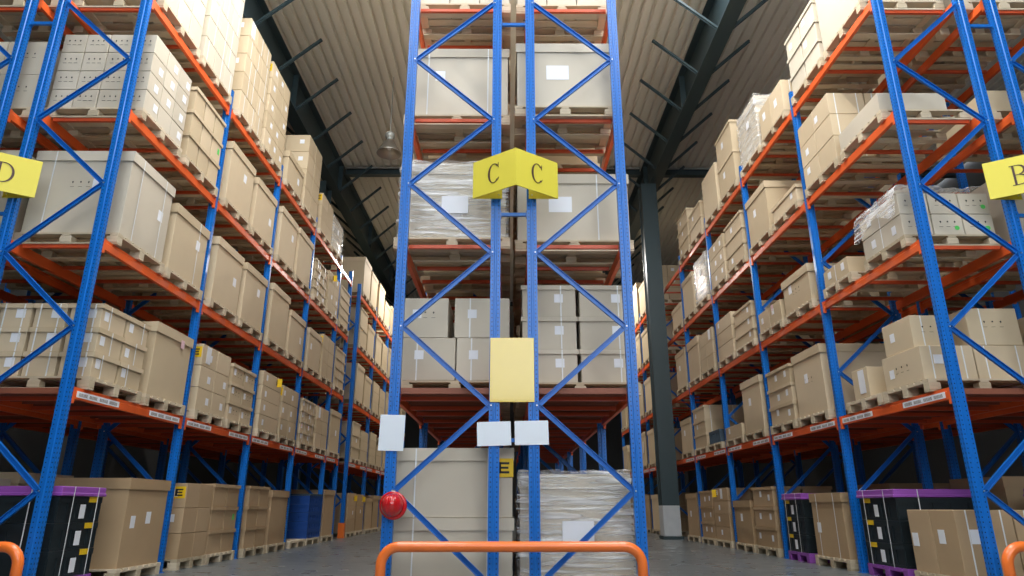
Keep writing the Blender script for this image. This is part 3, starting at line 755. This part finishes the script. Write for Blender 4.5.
# extra goods that stand with those loads
zb = LV[4]+BTOP+0.15
carton(5.42, 6.00, 10.37, 10.90, zb+0.64, zb+1.10, 'tall pale carton rising behind two low cartons, top level of B-sign rack', -1, 'kraft_pale', labels='x', strap='y')
zb = LV[1]+BTOP+0.15
carton(4.87, 5.36, 7.92, 8.55, zb+0.42, zb+0.82, 'tan carton upper layer, aisle end of first level, B-sign rack front', -1, 'kraft', labels='x', strap='y', marks='y')
carton(5.50, 6.13, 7.82, 8.50, zb+0.42, zb+0.88, 'tan carton upper layer, inner end of first level, B-sign rack front', -1, 'kraft', labels='x', strap='y', marks='y')
# D1 at first level right: small grey crate on a pallet
yy = yslot(3, 0)
pallet(5.42, yy+0.55, LV[1]+BTOP+0.001, 'pale wooden pallet carrying the grey-blue crate, first level, B-sign rack', True, dx=1.18, dy=1.14)
crate(4.845, 5.46, yy+0.1, yy+0.95, zb, zb+0.30, 'grey-blue plastic crate with pink slip, first level, fourth bay, B-sign rack', -1, 'greycrate', False)

# film draped over the two-layer stack on the second level of the B-sign rack
def drape():
    x0, x1, y0, y1 = 4.845, 5.995, 7.66, 8.62; zt = LV[2]+BTOP+0.149+0.585
    m_ = bmesh.new(); nx, ny = 40, 34; r = random.Random(11); g = []
    for j in range(ny+1):
        row = []
        for i in range(nx+1):
            v = j/ny; drop = 0.30+0.10*math.sin(8*v+1); sarc = (x1-x0+drop)*i/nx - drop; u = max(0.0, sarc)/(x1-x0)
            y = y0-0.035+(y1-y0+0.07)*v
            if sarc > 0:
                x = x0-0.03+sarc; z = zt+0.035+0.035*(1+math.sin(7*u+3*v)*math.sin(5*v+1))+0.012*math.sin(31*u+17*v)+0.006*r.uniform(-1,1)
            else:
                x = x0-0.03+0.35*sarc*0.35-0.012*abs(math.sin(9*v+14*sarc)); z = zt+0.05+sarc+0.02*math.sin(11*v)
            row.append(m_.verts.new((x, y, z)))
        g.append(row)
    for j in range(ny):
        for i in range(nx): m_.faces.new((g[j][i], g[j][i+1], g[j+1][i+1], g[j+1][i]))
    me = bpy.data.meshes.new('plastic_film'); m_.to_mesh(me); m_.free(); me.materials.append(M['wrap'])
    for p in me.polygons: p.use_smooth = True
    o = put('plastic_film', me); tag(o, 'crumpled clear film draped over pale cartons, second level, front of B-sign rack', 'plastic film')
    md = o.modifiers.new('thick', 'SOLIDIFY'); md.thickness = 0.003
drape()

# far sections
def far_fill(rk, ys, specs):
    for lv in range(5):
        for i, yn in enumerate(ys):
            sp = specs[lv][i % len(specs[lv])]
            if sp: load(rk, lv, i//2, i % 2, yn, sp)
ysL = [20.75+BAY*(i//2)+(0.26, 1.50)[i % 2] for i in range(8)]
fl = lambda h, **kw: S('lid', h, **kw)
far_fill('LF', ysL, {
 4: [fl(1.23), fl(1.15), fl(1.2), fl(0.9), fl(1.1), fl(1.0), fl(1.2), fl(1.0)],
 3: [stk(2,1,1.22,lid=1,nx=2), fl(0.98), fl(1.0), stk(3,1,1.0,nx=1), fl(1.1), fl(1.0), fl(1.1), fl(0.9)],
 2: [fl(1.15), fl(1.0), stk(3,1,1.05,nx=1), stk(3,1,1.0,nx=1), fl(1.1), fl(1.05), fl(1.1), fl(1.0)],
 1: [stk(3,1,1.1,lid=1,nx=1,lab='x'), stk(3,1,0.95,nx=1), stk(4,1,1.05,nx=1), stk(2,1,0.7,nx=1), fl(1.1), fl(0.9), fl(1.1), fl(1.0)],
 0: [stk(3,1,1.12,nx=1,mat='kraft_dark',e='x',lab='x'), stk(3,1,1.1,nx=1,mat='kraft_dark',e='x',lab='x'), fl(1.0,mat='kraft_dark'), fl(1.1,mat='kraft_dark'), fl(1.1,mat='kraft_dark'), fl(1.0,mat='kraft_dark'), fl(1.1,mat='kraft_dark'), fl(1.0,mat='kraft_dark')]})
ysR = [21.55+BAY*(i//2)+(0.26, 1.50)[i % 2] for i in range(6)]
specR = {
 4: [stk(3,1,1.25,nx=2,lab='y'), fl(1.1), fl(1.5), fl(1.3), fl(1.2), fl(1.0), fl(1.2), fl(1.1)],
 3: [fl(1.0), fl(1.1), fl(1.25), fl(1.1), fl(1.1), fl(1.2), fl(1.0), fl(1.1)],
 2: [fl(1.0), fl(1.1), stk(3,1,1.1,nx=1), stk(3,1,1.2,nx=1), fl(1.1), fl(0.9), fl(1.1), fl(1.0)],
 1: [fl(0.5), fl(1.1), fl(1.15,lab='l'), fl(1.1), fl(0.7), fl(1.0), fl(1.1), fl(1.0)],
 0: [stk(3,1,1.15,nx=2,mat='kraft_dark',lab='y'), fl(1.1), fl(1.1,mat='kraft_dark'), fl(1.15,mat='kraft_dark'), fl(1.0,mat='kraft_dark'), fl(1.1,mat='kraft_dark'), fl(1.0,mat='kraft_dark'), fl(1.1,mat='kraft_dark')]}
for lv in range(5):
    for i, yn in enumerate(ysR):
        if yn and specR[lv][i]: load('RF', lv, i//2, i % 2, yn, specR[lv][i])

# back rows: only what shows at the ends and through the bays
for lv in range(5):
    for i in range(6):
        bay, slot = i//2, i % 2
        sp = {(4,0): stk(4,1,1.5,nx=3,mat='kraft_pale'), (3,0): stk(2,1,1.05,nx=2,mat='kraft_pale',marks='y',lab='g'), (2,0): fl(1.15,mat='kraft_pale'), (1,0): stk(2,1,0.9,nx=2,mat='kraft',lab='y'), (1,1): S('box',1.25,mat='kraft_dark'), (0,0): fl(1.06,mat='kraft_pale')}.get((lv, i), fl((1.0, 1.15, 0.9, 1.1, 1.05, 0.95)[i], simple=True))
        load('LB', lv, bay, slot, yslot(bay, slot), sp)
for lv, i, sp in [(0,0,S('black',0.84,len=0.9)), (0,1,fl(1.1,simple=True,mat='kraft_dark')), (0,2,fl(1.0,simple=True,mat='kraft_dark')), (0,3,fl(1.1,simple=True,mat='kraft_dark')), (1,0,S('box',0.8)), (1,1,fl(1.0,simple=True)), (1,2,fl(1.1,simple=True)), (1,3,fl(0.9,simple=True)),
                  (2,0,S('box',0.9,mat='kraft_pale')), (2,1,S('box',0.7)), (2,2,fl(1.0,simple=True)), (2,3,fl(1.0,simple=True)), (2,4,fl(1.0,simple=True)), (3,0,S('box',0.32,mat='kraft')), (3,3,fl(0.9,simple=True)), (3,4,fl(1.0,simple=True)), (4,0,S('box',0.7,mat='kraft_pale')), (4,1,S('box',0.9))]:
    load('RB', lv, i//2, i % 2, yslot(i//2, i % 2), sp)
for rk in ('LX', 'RX'):
    for lv in range(4):
        for i in range(4):
            if (lv+i) % 3 != 2: load(rk, lv, i//2, i % 2, yslot(i//2, i % 2), fl((1.1, 0.9, 1.0, 1.15)[i], simple=True))

# middle double rack
for rk, sp in (('CL', {4: (7.72, stk(2,1,0.9,nx=3,mat='kraft_pale',len=1.1,dep=1.27)), 3: (7.79, lid(1.07,mat='kraft_pale',lab='y',st='d',dep=1.40,xf=-1.455)), 2: (7.78, S('wrap',1.10,dep=1.44,xf=-1.49,near=True))}),
               ('CR', {4: (7.74, stk(2,1,0.9,nx=3,mat='kraft_pale',dep=1.27)), 3: (7.58, lid(1.00,mat='kraft_pale',lab='Y',dep=1.29)), 2: (7.86, lid(0.95,mat='kraft_pale',lab='Y',st='y',dep=1.48,xf=1.51)), 1: (8.02, stk(3,1,1.24,lid=1,nx=2,mat='kraft_pale',lab='y',st='y',dep=1.43,xf=1.52)), 0: (7.60, S('wrap',1.10,near=True,dep=1.30))})):
    for lv, (yy, s_) in sp.items():
        s_['len'] = 1.02; load(rk, lv, 0, 0, yy, s_)
a_ = -1; CF = 7.88
zb = LV[1]+BTOP+0.15; pallet(-0.70, CF+0.52, zb-0.149, "pale wooden pallet, first level, front spot, C-sign rack's left half", dx=1.28, dy=1.04)
for i, (xx0, xx1) in enumerate(((-1.34, -0.70), (-0.685, -0.05))):
    carton(xx0, xx1, CF, CF+1.0, zb, zb+0.515, "pale square carton, bottom row %s, first level, C-sign rack's left half" % ('outer' if i == 0 else 'inner'), a_, 'kraft_pale', labels='y', strap='y')
carton(-1.36, -0.80, CF, CF+0.7, zb+0.52, zb+1.02, "pale carton with printed marks, upper row, first level, C-sign rack's left half", a_, 'kraft_pale', labels='y', marks='y')
carton(-0.72, -0.05, CF, CF+1.0, zb+0.52, zb+1.02, "pale strapped carton, upper row beside yellow panel, first level, C-sign rack", a_, 'kraft_pale', labels='y', strap='y')
carton(-1.0, -0.74, CF+0.72, CF+1.0, zb+0.52, zb+0.90, "pale carton glimpsed in the gap of the upper row, first level, C-sign rack", a_, 'kraft_pale')
CF = 7.62
pallet(-0.69, CF+0.56, 0.0, "pale wooden pallet, floor level, front spot, C-sign rack's left half", dx=1.30, dy=1.14)
c0 = carton(-1.345, -0.015, CF, CF+1.12, 0.149, 0.755, 'large pale lidded carton, lower of two behind the orange guard, under C sign', a_, 'kraft_pale', 0.12, '', 'd')
c1 = carton(-1.345, -0.015, CF, CF+1.12, 0.765, 1.49, 'large pale lidded carton with yellow E, upper of two, under C sign', a_, 'kraft_pale', 0.13, '', 'd')
e_sticker(c1, (0.565, -0.577, 0.52), 'y', 0.22, 0.20)
for rk in ('CL', 'CR'):
    for lv in range(0, 5):
        for i in range(1, 7):
            if lv == 0 and i > 3: continue
            load(rk, lv, i//2, i % 2, yslot(i//2, i % 2)+(0.24 if i == 1 else 0), dict(fl((0.95, 1.0, 1.05, 0.9, 1.1, 1.0, 0.95)[i] if lv else 0.85, simple=True), len=0.82 if i == 1 else 1.1, dep=1.27))

# ------------------------------------------------------------------ signs
def vsign(xc, letter, label, half=0.515):
    root = empty('aisle_sign', (xc, Y0-0.062, 4.40)); tag(root, label, 'aisle sign', 'yellow aisle signs')
    H = 0.48; D = 0.38; t = 0.012
    for sgn in (-1, 1):
        m_ = MB(); p0 = Vector((sgn*half, -0.01, 0)); p1 = Vector((0, -D, 0)); nrm = Vector((sgn*D, -half, 0)).normalized()*t
        b = len(m_.v)
        q0, q1 = p0-nrm, p1-nrm*1.2
        m_.v += [tuple(p0), tuple(p1), tuple(p1+Vector((0,0,H))), tuple(p0+Vector((0,0,H))), tuple(q0), tuple(q1), tuple(q1+Vector((0,0,H))), tuple(q0+Vector((0,0,H)))]
        m_.f += [(0,1,2,3), (7,6,5,4), (0,4,5,1), (3,2,6,7), (0,3,7,4), (1,5,6,2)]
        f = put('sign_face', m_.mesh('sign_face', M['sign']), parent=root)
        # letter
        lm = letter_mesh(letter, 0.165, 0.255)
        L_ = put('letter', lm, tuple((p0+p1)/2 + nrm*0.15 + Vector((0, 0, H/2))), f)
        ang = math.atan2(-(p1-p0).y*(-sgn), -(p1-p0).x*(-sgn)) if False else math.atan2((p0-p1).y*sgn, (p0-p1).x*sgn)
        L_.rotation_euler = (0, 0, ang)
        m_ = MB(); m_.box(min(sgn*0.16, sgn*(half-0.004)), max(sgn*0.16, sgn*(half-0.004)), -0.008, -0.001, 0.0, H)
        put('mounting_flange', m_.mesh('mounting_flange', M['sign']), parent=root)
    m_ = MB()
    for sgn in (-1, 1):
        m_.lathe([(0.0,-0.004),(0.009,-0.004),(0.010,0.0)], 10, (sgn*0.2, -0.009, 0.05), 'Y')
    put('bolt', m_.mesh('bolt', M['bolt']), parent=root)
    return root
def letter_mesh(ch, w, h):
    """thin serif capitals, centred, facing -y"""
    m_ = MB(); t = 0.004
    def quad(x0, x1, z0, z1): m_.box(x0*w, x1*w, -t, 0, z0*h, z1*h)
    def arc(cx, cz, rx, rz, a0, a1, thin, thick, n=28):
        b = len(m_.v)
        for i in range(n+1):
            a = math.radians(a0+(a1-a0)*i/n); c, s_ = math.cos(a), math.sin(a)
            th = thin+(thick-thin)*abs(c)**1.4
            for r_ in (0, th):
                for y in (-t, 0):
                    m_.v.append(((cx+(rx-r_)*c)*w, y, (cz+(rz-r_*w/h)*s_)*h))
        for i in range(n):
            o = b+4*i
            m_.f += [(o, o+2, o+6, o+4), (o+1, o+5, o+7, o+3), (o, o+4, o+5, o+1), (o+2, o+3, o+7, o+6)]
        o = b+4*n; m_.f += [(b, b+1, b+3, b+2), (o, o+2, o+3, o+1)]
    if ch == 'C':
        arc(0.0, 0, 0.52, 0.5, 48, 312, 0.045, 0.17)
        m_.prism([(0.34*w,0.30*h),(0.40*w,0.24*h),(0.42*w,0.24*h),(0.42*w,0.49*h),(0.39*w,0.49*h)], 1, -t, 0)
        m_.prism([(0.34*w,-0.32*h),(0.42*w,-0.26*h),(0.45*w,-0.26*h),(0.38*w,-0.40*h)], 1, -t, 0)
    if ch == 'D':
        quad(-0.42, -0.28, -0.5, 0.5); quad(-0.56, -0.1, 0.47, 0.5); quad(-0.56, -0.1, -0.5, -0.47)
        arc(-0.12, 0, 0.68, 0.5, -90, 90, 0.05, 0.16)
    if ch == 'B':
        quad(-0.38, -0.24, -0.5, 0.5); quad(-0.52, 0.0, 0.47, 0.5); quad(-0.52, 0.0, -0.5, -0.47); quad(-0.24, 0.0, -0.005, 0.025)
        arc(-0.02, 0.255, 0.42, 0.245, -90, 90, 0.05, 0.14); arc(-0.02, -0.245, 0.50, 0.255, -90, 90, 0.05, 0.15)
    return m_.mesh('letter', M['letter'])
vsign(0.02, 'C', 'yellow V-shaped aisle sign with two C letters on middle rack')
vsign(-6.30, 'D', 'yellow V-shaped aisle sign with letter D, cut by the left edge', 0.55)
vsign(6.30, 'B', 'yellow V-shaped aisle sign with letter B, cut by the right edge', 0.55)
def board(xc, zc, w, h, name, label, cat, mat, tilt=0.0, y=Y0-0.050, t=0.006):
    m_ = MB(); m_.box(-w/2, w/2, -t/2, t/2, -h/2, h/2)
    o = put(name, m_.mesh(name, M[mat], bevel=0.001), (xc, y, zc)); o.rotation_euler = (0, tilt, 0); tag(o, label, cat); return o
board(-0.02, 2.325, 0.49, 0.72, 'notice_panel', 'blank yellow panel fixed across the two middle posts', 'notice panel', 'panel', y=Y0-0.050)
board(-1.315, 1.635, 0.27, 0.38, 'paper_notice', 'tall blank white sheet on outer post above the red helmet', 'notice', 'sheet', 0.02)
board(-0.215, 1.625, 0.365, 0.255, 'paper_notice', 'left of two wide blank white sheets below the yellow panel', 'notice', 'sheet', -0.03)
board(0.19, 1.635, 0.365, 0.255, 'paper_notice', 'right of two wide blank white sheets below the yellow panel', 'notice', 'sheet', -0.02)

# red helmet hung on the outer post
def helmet(x, z):
    root = empty('hard_hat', (x, Y0-0.072, z)); tag(root, 'glossy red hard hat hung on blue post of the middle rack', 'helmet')
    m_ = MB(); prof = []
    for i in range(15):
        a = math.pi/2*i/14; prof.append((max(0.118*math.sin(a), 0.0008), -0.145*math.cos(a)-0.012))
    prof += [(0.120,-0.008),(0.112,-0.002),(0.108,-0.01)]
    m_.lathe(prof, 40, (0,0,0), 'Y'); put('shell', m_.mesh('shell', M['red'], smooth=True), parent=root)
    m_ = MB(); n = 48; b = 0
    for k in range(n):
        a = 2*math.pi*k/n; w = 0.020+0.014*max(0, math.sin(a+2.2))
        for r_, y in ((0.115,-0.022),(0.118+w,-0.008),(0.118+w,0.0),(0.112,-0.008)):
            m_.v.append((r_*math.cos(a), y, r_*math.sin(a)))
    for k in range(n):
        for j in range(4):
            m_.f.append((4*k+j, 4*((k+1) % n)+j, 4*((k+1) % n)+(j+1) % 4, 4*k+(j+1) % 4))
    put('brim', m_.mesh('brim', M['red'], smooth=True), parent=root)
    m_ = MB()
    for xx in (-0.035, 0, 0.035):
        pts_ = []
        for i in range(13):
            a = math.radians(-62+124*i/12); q = math.sqrt(max(0, 1-(xx/0.118)**2)); pts_.append((xx, -0.147*q*math.cos(a)-0.012, 0.120*q*math.sin(a)))
        m_.tube(pts_, 0.005, 8)
    put('ridge', m_.mesh('ridge', M['red'], smooth=True), parent=root)
    m_ = MB(); m_.box(-0.02, 0.02, -0.01, 0.012, 0.118, 0.15); put('hook', m_.mesh('hook', M['steelgrey']), parent=root)
helmet(-1.262, 0.895)

# tubular guard rails in front of the rack ends
def guard(xl, xr, label, y=7.02, z=0.505, r=0.05):
    root = empty('guard_rail', ((xl+xr)/2, y, 0)); tag(root, label, 'guard rail', 'orange tubular guard rails')
    R = 0.17; hw = (xr-xl)/2; pts_ = [(-hw, 0, 0.01), (-hw, 0, z-R)]
    for i in range(1, 9):
        a = math.pi/2*i/8; pts_.append((-hw+R-R*math.cos(a), 0, z-R+R*math.sin(a)))
    pts_ += [(0, 0, z)] + [(-p[0], 0, p[2]) for p in reversed(pts_)]
    m_ = MB(); m_.tube(pts_, r, 24); put('tube', m_.mesh('tube', M['guard'], smooth=True), parent=root)
    m_ = MB()
    for sx in (-hw, hw): m_.box(sx-0.09, sx+0.09, -0.09, 0.09, 0, 0.012)
    put('foot_plate', m_.mesh('foot_plate', M['guard']), parent=root)
guard(-1.30, 1.25, 'orange tubular guard rail before the middle rack')
guard(-7.45, -4.82, 'orange tubular guard rail before the D-sign rack')
guard(4.82, 7.45, 'orange tubular guard rail before the B-sign rack')

# pendant lamps over the aisles
LAMPS = []
def lamp(x, y, z, label, power):
    root = empty('pendant_lamp', (x, y, z)); tag(root, label, 'pendant lamp', 'bell-shaped pendant lamps')
    m_ = MB(); m_.tube([(0,0,0.62),(0,0,CEIL-z-0.01)], 0.014, 8); put('rod', m_.mesh('rod', M['lampmetal']), parent=root)
    m_ = MB(); m_.lathe([(0.001,0.66),(0.10,0.64),(0.13,0.58),(0.13,0.50),(0.09,0.47),(0.09,0.42),(0.12,0.38)], 24); put('ballast_cap', m_.mesh('ballast_cap', M['lampmetal'], smooth=True), parent=root)
    m_ = MB(); m_.lathe([(0.11,0.40),(0.15,0.34),(0.22,0.20),(0.31,0.04),(0.33,0.0),(0.322,0.0),(0.21,0.19),(0.14,0.33),(0.10,0.39)], 32); put('reflector', m_.mesh('reflector', M['alu'], smooth=True), parent=root)
    m_ = MB(); m_.lathe([(0.001,0.10),(0.04,0.12),(0.06,0.18),(0.04,0.26),(0.02,0.36)], 16); put('bulb', m_.mesh('bulb', emis('lamp_bulb', (1, 0.92, 0.8), 1.2 if power else 0.05), smooth=True), parent=root)
    if power:
        l = bpy.data.lights.new('lamp_glow', 'POINT'); l.energy = power*2.2; l.shadow_soft_size = 0.035; l.color = (1, 0.95, 0.88)
        lo = bpy.data.objects.new('lamp_glow', l); COL.objects.link(lo); lo.parent = root; lo.location = (0, 0, 0.03)
PW = 420
lamp(-3.28, 15.9, 9.85, 'bell-shaped pendant lamp hanging left of the middle rack', 0)
lamp(-3.28, 7.0, 9.85, 'bell-shaped pendant lamp over the left aisle, above the frame top', PW*0.35)
lamp(-3.28, 25.0, 9.85, 'bell-shaped pendant lamp far down the left aisle', PW*0.75)
lamp(3.28, 7.0, 9.85, 'bell-shaped pendant lamp over the right aisle, above the frame top', PW*0.35)
lamp(3.28, 25.0, 9.85, 'bell-shaped pendant lamp far down the right aisle', PW*0.75)

# ------------------------------------------------------------------ sky light, entering by the windows and skylights added out of view
w = bpy.data.worlds.new('World'); SC.world = w; w.use_nodes = True
bg = w.node_tree.nodes['Background']; bg.inputs[0].default_value = (0.88, 0.94, 1.0, 1); bg.inputs[1].default_value = 3.4
# ------------------------------------------------------------------ camera
cam = bpy.data.cameras.new('Camera'); cam.lens = 668.245/1024*36; cam.sensor_width = 36; cam.clip_end = 200
co = bpy.data.objects.new('Camera', cam); COL.objects.link(co)
co.location = (-0.0528, 0, 0.8832); co.rotation_euler = (math.pi/2+0.3156, 0.0, -0.0043)
SC.camera = co
SC.view_settings.view_transform = 'Standard'; SC.view_settings.look = 'None'; SC.view_settings.gamma = 1.0
SC.view_settings.exposure = 0.33
SC.view_settings.use_curve_mapping = False
SC.cycles.max_bounces = 8; SC.cycles.diffuse_bounces = 5; SC.cycles.transparent_max_bounces = 12
SC.cycles.sample_clamp_indirect = 6.0

# ------------------------------------------------------------------ only the 300 cartons that show largest stay single things; the small rest is one mass
def gather_rest(keep=300):
    from mathutils.bvhtree import BVHTree
    bpy.context.view_layer.update()
    V, F, own, roots = [], [], [], []
    for o in bpy.data.objects:
        if o.type != 'MESH' or o.data.name.startswith('support_bar'): continue
        r_ = o
        while r_.parent: r_ = r_.parent
        k = len(roots); roots.append(r_.name); mw = o.matrix_world; b = len(V); me = o.data
        V.extend([mw @ v.co for v in me.vertices])
        for q in me.polygons:
            F.append([b+i for i in q.vertices]); own.append(k)
    bvh = BVHTree.FromPolygons(V, F)
    hits = {}; f = 668.245
    org = co.location.copy(); rot = co.rotation_euler.to_matrix()
    for py in range(1, 576, 3):
        for px in range(1, 1024, 3):
            d = rot @ Vector(((px-512)/f, (288-py)/f, -1)).normalized()
            loc, nrm, idx, dist = bvh.ray_cast(org, d)
            if idx is not None:
                n_ = roots[own[idx]]; hits[n_] = hits.get(n_, 0) + 1
    cs = [o for o in COL.objects if o.get('category') == 'carton']
    cs.sort(key=lambda o: (-hits.get(o.name, 0), o.name))
    rest = cs[keep:]
    print('cartons', len(cs), 'hits at cut', hits.get(cs[keep].name, 0), 'seen', sum(1 for c in cs if c.name in hits))
    verts, faces, mats, mi = [], [], [], []
    dead = []
    for o in rest:
        for p in [o]+list(o.children_recursive):
            me = p.data; mw = p.matrix_world; b = len(verts)
            verts.extend(tuple(mw @ v.co) for v in me.vertices)
            m = me.materials[0]
            if m not in mats: mats.append(m)
            k = mats.index(m)
            for q in me.polygons: faces.append(tuple(b+i for i in q.vertices)); mi.append(k)
            dead.append(p)
    bpy.data.batch_remove(dead)
    me = bpy.data.meshes.new('distant_cartons'); me.from_pydata(verts, [], faces)
    for m in mats: me.materials.append(m)
    me.polygons.foreach_set('material_index', mi)
    o = put('distant_cartons', me); tag(o, 'mass of small distant and half-hidden tan cartons filling the remaining rack spots', 'cartons', kind='stuff')
gather_rest()
print('CARTONS', NCART[0], 'OBJECTS', len(bpy.data.objects))
